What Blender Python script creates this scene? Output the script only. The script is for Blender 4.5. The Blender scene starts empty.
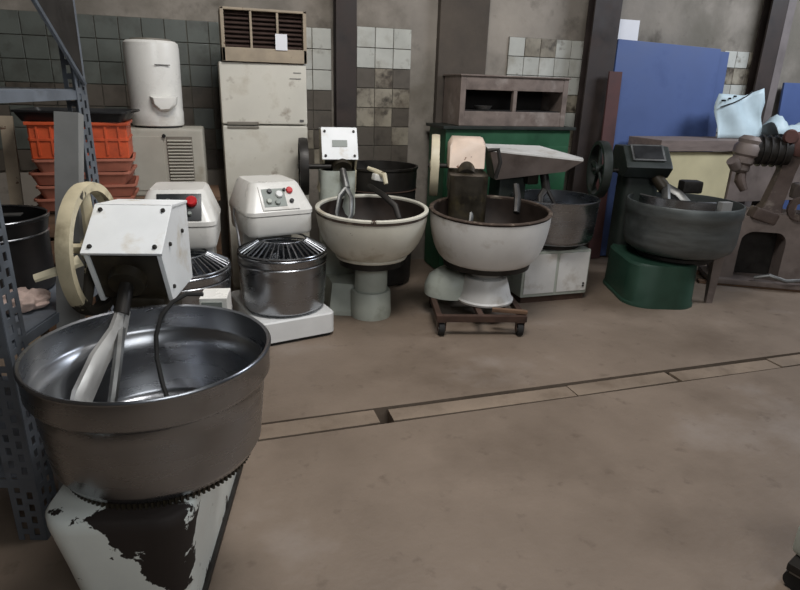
import bpy, bmesh, math, random
from mathutils import Matrix, Vector, Euler
random.seed(7)
PI = math.pi
S = bpy.context.scene
COL = S.collection
def R(d): return math.radians(d)
def C(r, g, b):
    f = lambda u: (u/255/12.92) if u/255 <= .04045 else ((u/255+.055)/1.055)**2.4
    return (f(r), f(g), f(b), 1)

# ------------------------------------------------------------------ camera
cam = bpy.data.cameras.new('camera'); co = bpy.data.objects.new('camera', cam); COL.objects.link(co)
cam.sensor_width = 36; cam.sensor_fit = 'HORIZONTAL'; cam.lens = 597/800*36; cam.clip_start = .05
yw, pt, rl = R(18), R(19.3), R(1.8)
fw = Vector((math.sin(yw)*math.cos(pt), math.cos(yw)*math.cos(pt), -math.sin(pt)))
rt = Vector((math.cos(yw), -math.sin(yw), 0)); up = rt.cross(fw)
r2 = rt*math.cos(rl)+up*math.sin(rl); u2 = -rt*math.sin(rl)+up*math.cos(rl)
co.matrix_world = Matrix(((r2.x, u2.x, -fw.x, 0), (r2.y, u2.y, -fw.y, 0), (r2.z, u2.z, -fw.z, 1.6), (0, 0, 0, 1)))
S.camera = co
# ------------------------------------------------------------------ world, lights, exposure
w = bpy.data.worlds.new('world'); S.world = w; w.use_nodes = True
w.node_tree.nodes['Background'].inputs[0].default_value = (.80, .90, 1.0, 1)
w.node_tree.nodes['Background'].inputs[1].default_value = 0.035
def area(name, loc, target, sx, sy, power, col):
    l = bpy.data.lights.new(name, 'AREA'); l.shape = 'RECTANGLE'; l.size = sx; l.size_y = sy
    l.energy = power; l.color = col
    o = bpy.data.objects.new(name, l); COL.objects.link(o); o.location = loc
    o.rotation_euler = (Vector(target)-Vector(loc)).to_track_quat('-Z', 'Y').to_euler()
    return o
area('skylight_panel_light', (1.0, 2.2, 4.1), (1.1, 3.0, 0), 1.6, 1.0, 110, (1.0, .98, .96))
area('front_fill_light', (1.3, -2.0, 3.0), (1.2, 4.0, .8), 2.4, 1.4, 60, (.95, .98, 1.0))  # unseen fill light added high behind the camera, brightens the machine fronts
area('high_window_daylight', (6.6, 2.5, 3.9), (5.0, 5.3, 2.2), 2.4, 1.0, 165, (.84, .90, 1.0))
vs = S.view_settings; vs.view_transform = 'Standard'; vs.look = 'None'; vs.gamma = 1; vs.use_curve_mapping = False
vs.exposure = 0.05

# ------------------------------------------------------------------ materials
def mat(name, col, rough=.5, metal=0., var=.12, vs=6., grime=None, chip=None, chip2=None, spots=(), bump=0., bs=40., rnd=False, stretch=None, trans=0., alpha=1., rv=.12):
    m = bpy.data.materials.new(name); m.use_nodes = True
    nt = m.node_tree; N = nt.nodes; L = nt.links
    b = N['Principled BSDF']; b.inputs['Metallic'].default_value = metal
    tc = N.new('ShaderNodeTexCoord'); vec = tc.outputs['Object']
    if rnd:
        oi = N.new('ShaderNodeObjectInfo'); sc = N.new('ShaderNodeVectorMath'); sc.operation = 'SCALE'
        cx = N.new('ShaderNodeCombineXYZ')
        for i in range(3): L.new(oi.outputs['Random'], cx.inputs[i])
        L.new(cx.outputs[0], sc.inputs[0]); sc.inputs['Scale'].default_value = 37
        ad = N.new('ShaderNodeVectorMath'); ad.operation = 'ADD'; L.new(vec, ad.inputs[0]); L.new(sc.outputs[0], ad.inputs[1]); vec = ad.outputs[0]
    def noise(scale, detail=4., v=None):
        n = N.new('ShaderNodeTexNoise'); n.inputs['Scale'].default_value = scale; n.inputs['Detail'].default_value = detail
        n.inputs['Roughness'].default_value = .6
        L.new(v or vec, n.inputs['Vector']); return n.outputs['Fac']
    def rng(x, a, c, lo=0., hi=1.):
        n = N.new('ShaderNodeMapRange'); n.inputs[1].default_value = a; n.inputs[2].default_value = c
        n.inputs[3].default_value = lo; n.inputs[4].default_value = hi; L.new(x, n.inputs[0]); return n.outputs[0]
    def mix(fac, a, bcol):
        n = N.new('ShaderNodeMix'); n.data_type = 'RGBA'; L.new(fac, n.inputs[0])
        if isinstance(a, tuple): n.inputs[6].default_value = a
        else: L.new(a, n.inputs[6])
        n.inputs[7].default_value = bcol; return n.outputs[2]
    v2 = vec
    if stretch:
        mp = N.new('ShaderNodeMapping'); mp.inputs['Scale'].default_value = stretch; L.new(vec, mp.inputs[0]); v2 = mp.outputs[0]
    n1 = noise(vs, 5, v2)
    lo = tuple(c*(1-var*1.6) for c in col[:3])+(1,); hi = tuple(min(1, c*(1+var)) for c in col[:3])+(1,)
    c_ = mix(rng(n1, .3, .7), lo, hi)
    rf = rng(n1, .3, .7, max(0, rough-rv), min(1, rough+rv))
    if grime:
        for gc, amt, gs in (grime if isinstance(grime, list) else [grime]):
            c_ = mix(rng(noise(gs, 6), .62-amt*.3, .78-amt*.15, 0, .85), c_, gc)
    if chip:
        cc, th, cs = chip
        n = noise(cs, 8)
        for (p, rad, wt) in spots:
            d = N.new('ShaderNodeVectorMath'); d.operation = 'DISTANCE'; L.new(vec, d.inputs[0]); d.inputs[1].default_value = p
            f = rng(d.outputs['Value'], 0, rad, wt, 0)
            a = N.new('ShaderNodeMath'); a.operation = 'ADD'; L.new(n, a.inputs[0]); L.new(f, a.inputs[1]); n = a.outputs[0]
        k = rng(n, th, th+.015)
        c_ = mix(k, c_, cc)
        mr = N.new('ShaderNodeMix'); mr.data_type = 'FLOAT'; L.new(k, mr.inputs[0]); L.new(rf, mr.inputs[2]); mr.inputs[3].default_value = .75; rf = mr.outputs[0]
        if metal:
            mm = N.new('ShaderNodeMath'); mm.operation = 'SUBTRACT'; mm.inputs[0].default_value = metal; L.new(k, mm.inputs[1]); L.new(mm.outputs[0], b.inputs['Metallic'])
    if chip2: c_ = mix(rng(noise(chip2[2], 3), chip2[1], chip2[1]+.012), c_, chip2[0])
    L.new(c_, b.inputs['Base Color']); L.new(rf, b.inputs['Roughness'])
    if bump:
        bn = N.new('ShaderNodeBump'); bn.inputs['Strength'].default_value = bump; bn.inputs['Distance'].default_value = .01
        L.new(noise(bs, 5), bn.inputs['Height']); L.new(bn.outputs[0], b.inputs['Normal'])
    if trans: b.inputs['Transmission Weight'].default_value = trans
    if alpha < 1: b.inputs['Alpha'].default_value = alpha
    return m
RUST = C(62, 44, 34); DIRT = C(58, 48, 38); BLK = C(26, 24, 22)
m = {}
m['floor'] = mat('worn_concrete', C(126, 111, 97), .55, var=.10, vs=1.6, grime=[(C(100, 86, 73), .42, 1.1), (C(144, 135, 128), .2, .8), (C(92, 78, 66), .06, 9)], bump=.25, bs=30)
m['slab'] = mat('trench_cover_concrete', C(132, 116, 100), .7, var=.15, vs=3, grime=(C(100, 84, 68), .3, 4), bump=.25, bs=30, rnd=True)
m['pit'] = mat('trench_mud', C(40, 32, 26), .9)
m['wall'] = mat('stained_plaster', C(150, 142, 132), .9, var=.2, vs=1.3, grime=[(C(88, 80, 70), .5, 1.4), (C(112, 107, 97), .4, .7), (C(60, 54, 46), .2, 3.2)], bump=.35, bs=18)
m['wall_dark'] = mat('sooty_plaster', C(82, 74, 66), .9, var=.25, vs=2, grime=(C(48, 42, 37), .4, 2.4), bump=.3, bs=18)
m['tile'] = mat('grimy_glazed_tile', C(186, 186, 178), .35, var=.10, vs=3, grime=[(C(146, 140, 126), .30, 4), (C(96, 86, 72), .05, 9)], rnd=True)
m['tile_dim'] = mat('soiled_dimmed_tile', C(92, 96, 90), .4, var=.10, vs=3, grime=[(C(72, 72, 66), .4, 5), (C(52, 48, 42), .12, 7)], rnd=True)  # soiled tile, its colour also darkened for the unlit left side
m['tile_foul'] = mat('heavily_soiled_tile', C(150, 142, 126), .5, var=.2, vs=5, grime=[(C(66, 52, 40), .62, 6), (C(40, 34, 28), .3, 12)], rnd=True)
m['grout'] = mat('grout', C(98, 94, 84), .9, var=.2)
m['column'] = mat('dark_steel_column', C(52, 42, 38), .65, var=.25, vs=4, grime=(C(34, 28, 26), .4, 5))
m['column_grey'] = mat('grey_steel_flange', C(112, 104, 102), .6, var=.2, vs=4)
m['ceiling'] = mat('ceiling_board', C(96, 93, 88), .9)
m['steel'] = mat('brushed_steel', C(156, 158, 162), .28, 1., var=.05, vs=3, stretch=(1, 1, 5), grime=(C(132, 130, 130), .2, 3), rv=.05)
m['steel_in'] = mat('worn_steel', C(200, 198, 196), .30, 1., var=.08, vs=8, grime=(C(120, 112, 106), .25, 3))
m['arm'] = mat('worn_arm_steel', C(188, 186, 182), .4, .5, var=.08, vs=8, grime=(C(120, 114, 106), .2, 6))
m['tile_soot_shade'] = mat('sooty_shaded_tile', C(98, 90, 80), .6, var=.3, vs=5, grime=[(C(44, 38, 32), .6, 5)], rnd=True)  # soot plus the gloom behind the machines, put into the tile colour
m['steel_dull'] = mat('dull_steel', C(128, 128, 126), .46, .85, var=.18, vs=6, grime=(C(74, 70, 66), .35, 5))
m['white'] = mat('white_enamel', C(226, 224, 218), .32, var=.04, vs=5, grime=(C(176, 166, 148), .1, 4))
m['white_base'] = mat('chipped_white_base', C(222, 222, 220), .4, var=.04, vs=5, chip=(C(52, 44, 40), .70, 11), spots=[((.1, -.27, .165), .10, .12), ((-.1, -.27, .165), .10, .10)])
m['white_front'] = mat('peeling_white_paint', C(222, 226, 220), .4, var=.04, vs=5, chip=(C(36, 28, 24), .72, 10), chip2=(C(40, 32, 28), .685, 26), spots=[((.07, -.30, .40), .20, .50), ((.09, -.27, .24), .12, .34), ((.03, -.30, .52), .15, .45), ((-.10, -.31, .525), .10, .42), ((-.2, -.27, .52), .08, .35), ((.12, .0, .0), .12, .28), ((.12, .3, .0), .12, .28)], grime=(C(176, 170, 156), .12, 5))
m['white_plate'] = mat('old_white_cover', C(232, 234, 234), .45, var=.04, vs=5, chip=(C(88, 66, 50), .745, 7), grime=(C(190, 176, 150), .16, 6))
m['cream'] = mat('cream_paint', C(206, 196, 168), .5, var=.1, vs=8, chip=(C(84, 66, 50), .68, 12))
m['cream_wheel'] = mat('greasy_cream_paint', C(196, 184, 154), .5, var=.12, vs=8, chip=(C(48, 42, 32), .66, 12), grime=(C(120, 108, 84), .35, 9), spots=[((-.33, .48, .76), .30, .6)])
m['cream_pink'] = mat('cream_pink_paint', C(226, 204, 186), .5, var=.08, vs=8, chip=(C(120, 84, 66), .66, 9))
m['white_bowl'] = mat('chipped_enamel', C(212, 208, 194), .38, var=.06, vs=4, chip=(C(70, 52, 40), .695, 11), grime=(C(150, 136, 112), .26, 4), spots=[((-.05, -.38, .71), .13, .17), ((.1, -.37, .80), .3, .04)])
m['white_bowl2'] = mat('chalky_enamel', C(214, 212, 208), .45, var=.06, vs=4, chip=(C(74, 60, 50), .71, 12), grime=(C(160, 148, 132), .22, 5))
m['rim'] = mat('rusted_rim', C(70, 56, 46), .75, var=.3, vs=14, grime=(C(150, 140, 124), .2, 14))
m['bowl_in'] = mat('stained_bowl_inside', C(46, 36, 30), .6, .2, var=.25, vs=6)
m['palegreen'] = mat('pale_green_paint', C(176, 181, 171), .45, var=.08, vs=5, chip=(C(62, 52, 44), .70, 10), grime=(C(112, 112, 96), .25, 5))
m['grease'] = mat('black_grease', C(46, 40, 30), .42, .1, var=.35, vs=9, grime=(C(78, 70, 48), .3, 8))
m['iron'] = mat('dark_iron', C(48, 45, 42), .5, .5, var=.3, vs=8)
m['black'] = mat('black_plastic', C(24, 24, 25), .45)
m['rubber'] = mat('rubber', C(28, 27, 26), .8)
m['red'] = mat('red_plastic', C(200, 30, 36), .35)
m['panel'] = mat('dark_panel', C(34, 36, 38), .4)
m['knobwhite'] = mat('white_knob', C(230, 230, 228), .35)
m['label'] = mat('grey_print', C(140, 146, 140), .5)
m['print'] = mat('faded_print', C(96, 94, 92), .6)
m['fridge'] = mat('fridge_enamel', C(206, 202, 190), .42, var=.05, vs=3, grime=[(C(150, 136, 112), .24, 3), (C(110, 90, 70), .08, 9)])
m['heater'] = mat('heater_enamel', C(176, 172, 160), .5, var=.08, vs=4, grime=(C(130, 120, 100), .3, 4))
m['slat'] = mat('louvre_enamel', C(120, 114, 104), .5, grime=(C(80, 72, 60), .3, 12))
m['slatbrown'] = mat('brown_louvre', C(60, 44, 38), .65, var=.25, vs=9)
m['acframe'] = mat('worn_cream_frame', C(158, 144, 124), .6, var=.15, vs=8, chip=(C(88, 62, 48), .62, 12))
m['oven'] = mat('scorched_metal', C(138, 124, 116), .5, .3, var=.25, vs=6, grime=[(C(78, 64, 56), .36, 6), (C(174, 164, 156), .2, 5)])
m['oven_in'] = mat('sooty_metal', C(26, 22, 20), .8)
m['green'] = mat('green_paint', C(38, 86, 58), .5, var=.15, vs=4, grime=(C(30, 56, 42), .35, 5))
m['greenbase'] = mat('deep_green_paint', C(38, 66, 53), .45, var=.15, vs=4, grime=(C(40, 66, 54), .35, 5))
m['darkgreen'] = mat('black_green_paint', C(34, 40, 36), .5, var=.2, vs=6, grime=(C(60, 60, 50), .2, 7))
m['blue'] = mat('blue_board', C(72, 92, 140), .6, var=.08, vs=2, grime=(C(52, 68, 112), .25, 2))
m['brownboard'] = mat('red_brown_board', C(84, 54, 52), .7, var=.2)
m['paper'] = mat('white_board', C(226, 226, 230), .7, var=.03)
m['sheet'] = mat('pale_blue_sheet', C(190, 208, 214), .5, var=.08, vs=5)
m['cast'] = mat('brown_cast_iron', C(88, 74, 67), .6, .2, var=.2, vs=6, grime=[(C(66, 52, 46), .45, 5), (C(150, 138, 126), .12, 8)])
m['castgrey'] = mat('grey_cast_iron', C(126, 114, 108), .55, .15, var=.15, vs=5, grime=(C(86, 74, 68), .4, 4))
m['castred'] = mat('rust_red_iron', C(104, 72, 66), .65, .2, var=.25, vs=8)
m['darkbowl'] = mat('dark_grey_bowl', C(98, 102, 101), .42, .5, var=.15, vs=4, stretch=(1, 1, 6), grime=(C(70, 72, 70), .4, 4))
m['benchgrey'] = mat('grey_wood_top', C(126, 112, 106), .7, var=.15, vs=5, stretch=(1, 6, 6))
m['benchcream'] = mat('cream_panel', C(206, 196, 158), .6, var=.06, vs=4)
m['wood'] = mat('weathered_wood', C(112, 86, 66), .8, var=.25, vs=6, stretch=(1, 8, 8), bump=.2)
m['rack'] = mat('grey_slotted_steel', C(108, 114, 122), .5, .3, var=.12, vs=6, grime=(C(84, 86, 90), .25, 7))
m['channel'] = mat('pale_grey_channel', C(138, 138, 136), .55, .1, var=.1, vs=5)
m['orange'] = mat('orange_plastic', C(196, 82, 44), .45, var=.12, vs=6, grime=(C(150, 66, 42), .25, 7))
m['terra'] = mat('terracotta_tray', C(168, 104, 84), .6, var=.15, vs=8)
m['rag'] = mat('pinkish_rag', C(186, 164, 154), .9, var=.15, vs=14, bump=.4)
m['potdark'] = mat('dark_pot_steel', C(64, 62, 62), .42, .8, var=.2, vs=6)
m['rust'] = mat('rusty_angle_iron', C(74, 54, 44), .7, .2, var=.3, vs=10)

# ------------------------------------------------------------------ mesh helpers
class MB:
    def __init__(s): s.bm = bmesh.new(); s.bev = False
    def _add(s, vs_, fs):
        v = [s.bm.verts.new(p) for p in vs_]
        for f in fs:
            try: s.bm.faces.new([v[i] for i in f])
            except ValueError: pass
        return v
    def box(s, c, size, rot=(0, 0, 0), bev=0., M=None):
        t = bmesh.new(); bmesh.ops.create_cube(t, size=1)
        for v in t.verts: v.co = Vector((v.co.x*size[0], v.co.y*size[1], v.co.z*size[2]))
        s.bev = s.bev or bool(bev)
        if bev: bmesh.ops.bevel(t, geom=list(t.edges), offset=bev, segments=2, affect='EDGES', profile=.6)
        X = (M or Matrix()) @ Matrix.Translation(c) @ Euler(rot).to_matrix().to_4x4()
        t.verts.index_update()
        s._add([X @ v.co for v in t.verts], [[v.index for v in f.verts] for f in t.faces]); t.free(); return s
    def lathe(s, prof, n=48, M=None, a0=0., a1=2*PI):
        M = M or Matrix(); full = abs(a1-a0-2*PI) < 1e-6
        k = n if full else n+1; vs_ = []; fs = []; rows = []
        for (r, z) in prof:
            if r < 1e-6: rows.append([len(vs_)]*k); vs_.append(M @ Vector((0, 0, z)))
            else:
                row = []
                for i in range(k):
                    a = a0+(a1-a0)*i/n; row.append(len(vs_)); vs_.append(M @ Vector((r*math.cos(a), r*math.sin(a), z)))
                rows.append(row)
        for a, b in zip(rows, rows[1:]):
            for i in range(n):
                j = (i+1) % k
                f = [a[i], a[j], b[j], b[i]]; g = []
                for q in f:
                    if q not in g: g.append(q)
                if len(g) > 2: fs.append(g)
        s._add(vs_, fs); return s
    def cyl(s, p0, p1, r, n=20, r1=None):
        p0, p1 = Vector(p0), Vector(p1); d = p1-p0
        M = Matrix.Translation(p0) @ d.to_track_quat('Z', 'Y').to_matrix().to_4x4(); h = d.length; r1 = r if r1 is None else r1
        return s.lathe([(0, 0), (r, 0), (r1, h), (0, h)], n, M)
    def tube(s, pts, r, n=8, closed=False, flat=1.):
        pts = [Vector(p) for p in pts]; k = len(pts); rr = r if isinstance(r, (list, tuple)) else [r]*k
        tang = []
        for i in range(k):
            a = pts[(i-1) % k] if closed or i else pts[0]; b = pts[(i+1) % k] if closed or i < k-1 else pts[-1]
            tang.append((b-a).normalized())
        u = tang[0].orthogonal().normalized(); vs_ = []; fs = []
        for i in range(k):
            u = (u-tang[i]*u.dot(tang[i])).normalized(); v = tang[i].cross(u)
            for j in range(n):
                a = 2*PI*j/n; vs_.append(pts[i]+u*(rr[i]*math.cos(a))+v*(rr[i]*flat*math.sin(a)))
        for i in range(k if closed else k-1):
            for j in range(n):
                q = (i+1) % k
                fs.append([i*n+j, i*n+(j+1) % n, q*n+(j+1) % n, q*n+j])
        if not closed: fs.append(list(range(n))[::-1]); fs.append([(k-1)*n+j for j in range(n)])
        s._add(vs_, fs); return s
    def prism(s, poly, x0, x1, axis='x', M=None, bev=0.):
        # poly in the plane across the axis: axis x -> (y,z); y -> (x,z); z -> (x,y)
        f = {'x': lambda p, t: Vector((t, p[0], p[1])), 'y': lambda p, t: Vector((p[0], t, p[1])), 'z': lambda p, t: Vector((p[0], p[1], t))}[axis]
        n = len(poly); t = bmesh.new()
        v = [t.verts.new(f(p, x0)) for p in poly]+[t.verts.new(f(p, x1)) for p in poly]
        t.faces.new(v[:n][::-1]); t.faces.new(v[n:])
        for i in range(n): j = (i+1) % n; t.faces.new([v[i], v[j], v[n+j], v[n+i]])
        bmesh.ops.recalc_face_normals(t, faces=t.faces[:])
        s.bev = s.bev or bool(bev)
        if bev: bmesh.ops.bevel(t, geom=list(t.edges), offset=bev, segments=2, affect='EDGES', profile=.6)
        t.verts.index_update(); M = M or Matrix()
        s._add([M @ q.co for q in t.verts], [[q.index for q in fc.verts] for fc in t.faces]); t.free(); return s
    def loft(s, rings, caps=True):
        n = len(rings[0]); vs_ = [p for r in rings for p in r]; fs = []
        for i in range(len(rings)-1):
            for j in range(n): fs.append([i*n+j, i*n+(j+1) % n, (i+1)*n+(j+1) % n, (i+1)*n+j])
        if caps: fs.append(list(range(n))[::-1]); fs.append([(len(rings)-1)*n+j for j in range(n)])
        s._add(vs_, fs); return s
    def mesh(s, name, mt, smooth=35):
        bmesh.ops.remove_doubles(s.bm, verts=s.bm.verts[:], dist=1e-6)
        bmesh.ops.recalc_face_normals(s.bm, faces=s.bm.faces[:])
        me = bpy.data.meshes.new(name); s.bm.to_mesh(me); s.bm.free()
        me.materials.append(m[mt] if isinstance(mt, str) else mt)
        if smooth:
            for p in me.polygons: p.use_smooth = True
            me.set_sharp_from_angle(angle=R(smooth))
        return me
    def build(s, name, mt, parent=None, smooth=35, loc=None, label=None):
        o = bpy.data.objects.new(name, s.mesh(name, mt, smooth)); COL.objects.link(o)
        if s.bev and smooth: wn = o.modifiers.new('weighted', 'WEIGHTED_NORMAL'); wn.keep_sharp = True
        if parent: o.parent = parent
        if loc: o.location = loc
        if label: o['label'] = label
        return o
def inst(name, me, parent, loc=(0, 0, 0), rot=(0, 0, 0), label=None):
    o = bpy.data.objects.new(name, me); COL.objects.link(o); o.parent = parent; o.location = loc; o.rotation_euler = rot
    if label: o['label'] = label
    return o
def tag(o, label, cat, group=None):
    o['label'] = label; o['category'] = cat
    if group: o['group'] = group
    return o
def thing(name, label, cat, loc=(0, 0, 0), rz=0, group=None):
    o = bpy.data.objects.new(name, None); COL.objects.link(o); o.location = loc; o.rotation_euler = (0, 0, R(rz)); o.empty_display_size = .1
    return tag(o, label, cat, group)
def struct(o): o['kind'] = 'structure'; return o
def bolt_mesh(r=.008, h=.006, mt='iron'):
    return MB().lathe([(0, 0), (r, 0), (r, h*.7), (r*.7, h), (0, h)], 8).mesh('bolt', mt)
def align(n):  # euler that turns local z onto n
    return Vector(n).to_track_quat('Z', 'Y').to_euler()
def rrect(hx, y0, y1, z, r, cx=0., k=5):
    pts = []
    for (sx, yy, a0) in ((1, y1, 0), (-1, y1, 90), (-1, y0, 180), (1, y0, 270)):
        px = cx+sx*(hx-r); py = yy-r if yy == y1 else yy+r
        for i in range(k+1):
            a = R(a0+90*i/k); pts.append(Vector((px+r*math.cos(a), py+r*math.sin(a), z)))
    return pts

# ------------------------------------------------------------------ setting
WY = 5.32
fl = struct(MB().box((2.5, .0, -.10), (11, 5.0, .2)).build('floor', 'floor'))
MB().box((2.5, 4.09, -.10), (11, 2.86, .2)).build('floor_slab', 'floor', fl)
MB().box((2.5, 2.58, -.16), (11, .16, .08)).build('trench_bed', 'pit', fl)
for (x0, x1, y0, y1, dz, rz) in ((-2.9, -1.2, 2.522, 2.637, 0, 0), (-1.19, -.02, 2.522, 2.637, 0, 0), (-.01, .735, 2.515, 2.642, .004, .3), (.81, 1.88, 2.522, 2.637, -.003, -.4),
                                 (1.89, 2.58, 2.528, 2.646, -.006, .5), (2.60, 3.36, 2.516, 2.632, -.002, -.3), (3.375, 4.6, 2.52, 2.64, 0, .2), (4.61, 6.0, 2.522, 2.637, -.003, 0), (6.02, 7.8, 2.522, 2.637, 0, 0)):
    MB().box((0, 0, 0), (x1-x0, y1-y0, .09), (0, 0, R(rz)), bev=.004).build('trench_cover', 'slab', fl, loc=((x0+x1)/2, (y0+y1)/2, -.045+dz-.002))
wb = struct(MB().box((2.5, WY+.1, 2.0), (11, .2, 4.4)).build('wall_back', 'wall'))
struct(MB().box((-2.0, 2.4, 2.0), (.2, 6.2, 4.4)).build('wall_left', 'wall_dark'))
struct(MB().box((2.5, 2.4, 4.3), (11, 6.2, .15)).build('ceiling', 'ceiling'))
# darker sooty pilaster and pale patch on the wall
MB().box((2.22, WY-.02, 2.0), (.46, .10, 4.2), bev=.01).build('pilaster', 'wall_dark', wb)
# glazed tiles, one object each
TS = .162
tm = {k: MB().box((0, 0, 0), (TS-.006, .012, TS-.006), bev=.0025)  .mesh('tile', k, 0) for k in ('tile', 'tile_dim', 'tile_foul', 'tile_soot_shade')}
def tiles(x0, nx, ztop, nz, kind, foul=lambda x, z: None, skip=lambda i, j: False):
    MB().box((x0+nx*TS/2, WY-.003, ztop-nz*TS/2), (nx*TS, .006, nz*TS)).build('tile_bed', 'grout', wb)
    for i in range(nx):
        for j in range(nz):
            if skip(i, j): continue
            x = x0+(i+.5)*TS; z = ztop-(j+.5)*TS
            inst('tile', tm[foul(x, z) or kind], wb, (x, WY-.010-random.random()*.002, z), (random.uniform(-.006, .006), 0, random.uniform(-.006, .006)))
tiles(-1.70, 12, 2.03, 7, 'tile_dim', lambda x, z: random.choice(('tile_soot_shade', 'tile_soot_shade', 'tile_dim')) if z < 1.55 else None)
tiles(.245, 5, 2.03, 7, 'tile', lambda x, z: random.choice(('tile_soot_shade', 'tile_foul')) if z < 1.6 else None)
tiles(1.27, 3, 2.06, 8, 'tile', lambda x, z: random.choice(('tile_soot_shade', 'tile_foul')) if z < 1.75 else None)
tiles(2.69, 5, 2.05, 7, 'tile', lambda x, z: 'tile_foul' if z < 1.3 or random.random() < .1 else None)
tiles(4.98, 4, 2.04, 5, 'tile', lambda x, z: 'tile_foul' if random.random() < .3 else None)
def column(x0, x1, y0, name, grey=False):
    c = struct(MB().box(((x0+x1)/2, y0+.01, 2.1), (x1-x0, .02, 4.2)).build(name, 'column'))
    MB().box(((x0+x1)/2, y0+.06, 2.1), (.02, .09, 4.2)).build('column_web', 'column', c)
    MB().box(((x0+x1)/2, y0+.105, 2.1), (x1-x0, .014, 4.2)).build('column_flange', 'column', c)
    if grey: MB().box((x1+.06, y0+.03, 2.1), (.10, .05, 4.2)).build('cover_strip', 'column_grey', c)
column(1.07, 1.24, WY-.14, 'trim_1')
column(3.42, 3.70, WY-.20, 'trim_2')
column(5.50, 5.70, WY-.14, 'trim_3', True)

# ------------------------------------------------------------------ shared machine parts
def flywheel(t, c, r, wdt, mt, spokes=5, phase=0., smt=None):
    X = Matrix.Translation(c) @ Matrix.Rotation(PI/2, 4, 'Y')
    h = wdt/2
    f = MB().lathe([(r, -h), (r+.004, 0), (r, h), (r-.028, h), (r-.020, 0), (r-.028, -h), (r, -h)], 56, X).build('flywheel', mt, t)
    MB().lathe([(0, -h*1.2), (.045, -h*1.2), (.045, h*1.2), (0, h*1.2)], 20, X).build('hub', smt or mt, f)
    for k in range(spokes):
        a = phase+2*PI*k/spokes; d = Vector((0, math.cos(a), math.sin(a)))
        p0 = Vector(c)+d*.03; p1 = Vector(c)+d*(r-.018)
        MB().tube([p0, (p0+p1)/2, p1], [.026, .021, .018], 8, flat=.6).build('spoke', smt or mt, f)
    return f
def head(t, hx, hy, zp, zt, zg, wd, dyp, plate, cheek, dark, bolts=True, depth=.40, boltr=.008, gb=.09):
    # cover plate slopes from (hy, zp) back to (hy+dyp, zt); gearbox below it
    prof = [(hy, zp), (hy+dyp, zt), (hy+depth, zt-.02), (hy+depth, zg), (hy+gb, zg)]
    x0, x1 = hx-wd/2, hx+wd/2
    for sx in (x0+.007, x1-.007):
        MB().prism(prof, sx-.008, sx+.008, bev=.003).build('cheek', cheek, t)
    ins = [(hy+.015, zp-.012), (hy+dyp, zt-.02), (hy+depth-.02, zt-.04), (hy+depth-.02, zg+.012), (hy+gb+.005, zg+.012)]
    MB().prism(ins, x0+.014, x1-.014).build('gearbox', dark, t)
    d = Vector((0, dyp, zt-zp)); ln = d.length; ang = math.atan2(zt-zp, dyp)
    nrm = Vector((0, -math.sin(ang), math.cos(ang)))
    c = Vector((hx, hy+dyp/2, (zp+zt)/2))+nrm*.004
    cp = MB().box((0, 0, 0), (wd+.012, ln+.01, .012), bev=.003).build('cover_plate', plate, t); cp.location = c; cp.rotation_euler = (ang, 0, 0)
    MB().box((hx, hy+dyp+(depth-dyp)/2, zt-.004), (wd+.008, depth-dyp+.01, .012), (math.atan2(-.02, depth-dyp), 0, 0), bev=.003).build('top_panel', plate, t)
    bm_ = bolt_mesh(boltr, boltr)
    if bolts:
        for sx in (-1, 1):
            for sy in (-1, 1): inst('bolt', bm_, cp, (sx*(wd/2-.02), sy*(ln/2-.022), .006))
    for (yy, zz) in ((hy+.10, zp+.01), (hy+.10, zg+.05), (hy+.26, zp+.02)):
        inst('bolt', bm_, t, (x1+.001, yy, zz), (0, PI/2, 0))
    return nrm
def bowl_profile(rb, zr, zb, bot):
    h = zr-zb
    return [(0, zb), (rb*bot, zb)]+[(rb*(bot+(1-bot)*math.sin(a)), zb+(h-.02)*(1-math.cos(a))**.9) for a in [PI/2*k/8 for k in range(1, 9)]]
def round_bowl(t, rb, zr, zb, out, inn, rim, tilt=0., band=.022, bot=.6):
    X = Matrix.Translation((0, 0, (zr+zb)/2)) @ Matrix.Rotation(R(tilt), 4, 'X') @ Matrix.Translation((0, 0, -(zr+zb)/2))
    p = bowl_profile(rb, zr, zb, bot)
    b = MB().lathe(p, 64, X).build('bowl', out, t)
    q = [(rb-.022, zr-.012), (rb*.95, zr-.08), (rb*.92, zb+.20), (rb*.8, zb+.11), (rb*.66, zb+.05), (rb*.4, zb+.02), (.05, zb+.02), (0, zb+.02)]
    MB().lathe(q, 64, X).build('bowl_lining', inn, b)
    MB().lathe([(rb-.002, zr-band-.004), (rb+.006, zr-band), (rb+.006, zr-.004), (rb, zr), (rb-.02, zr), (rb-.024, zr-.006), (rb-.022, zr-.02)], 64, X).build('rim', rim, b)
    return b

# ------------------------------------------------------------------ front fork mixer
t = thing('dough_mixer', 'front dough mixer with open steel bowl, peeling white base and cream flywheel', 'mixer', (-.198, 1.755, 0), -13)
rings = []
for (z, hx, y0, rr) in ((0, .150, -.245, .09), (.10, .160, -.262, .09), (.30, .180, -.295, .09), (.44, .198, -.318, .09), (.475, .198, -.318, .09), (.486, .188, -.305, .08)):
    rings.append(rrect(hx, y0, .62, z, rr, -.048, 6))
base = MB().loft(rings).build('base', 'white_front', t, 50)
base['label'] = 'peeling white painted base with dark bare patches'
MB().box((-.03, .19, .012), (.30, .84, .024), bev=.006).build('plinth', 'iron', t)
pr = [(0, .505), (.255, .505), (.286, .516), (.303, .545), (.319, .70), (.322, .752), (.334, .762), (.341, .775), (.341, .842), (.346, .846), (.347, .853), (.342, .858), (.334, .854),
      (.333, .778), (.327, .766), (.314, .756), (.310, .70), (.294, .562), (.28, .545), (.25, .538), (.15, .537), (.13, .545), (.06, .575), (0, .580)]
bo = MB().lathe(pr, 96).build('bowl', 'steel', t, 60)
g = []
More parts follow.
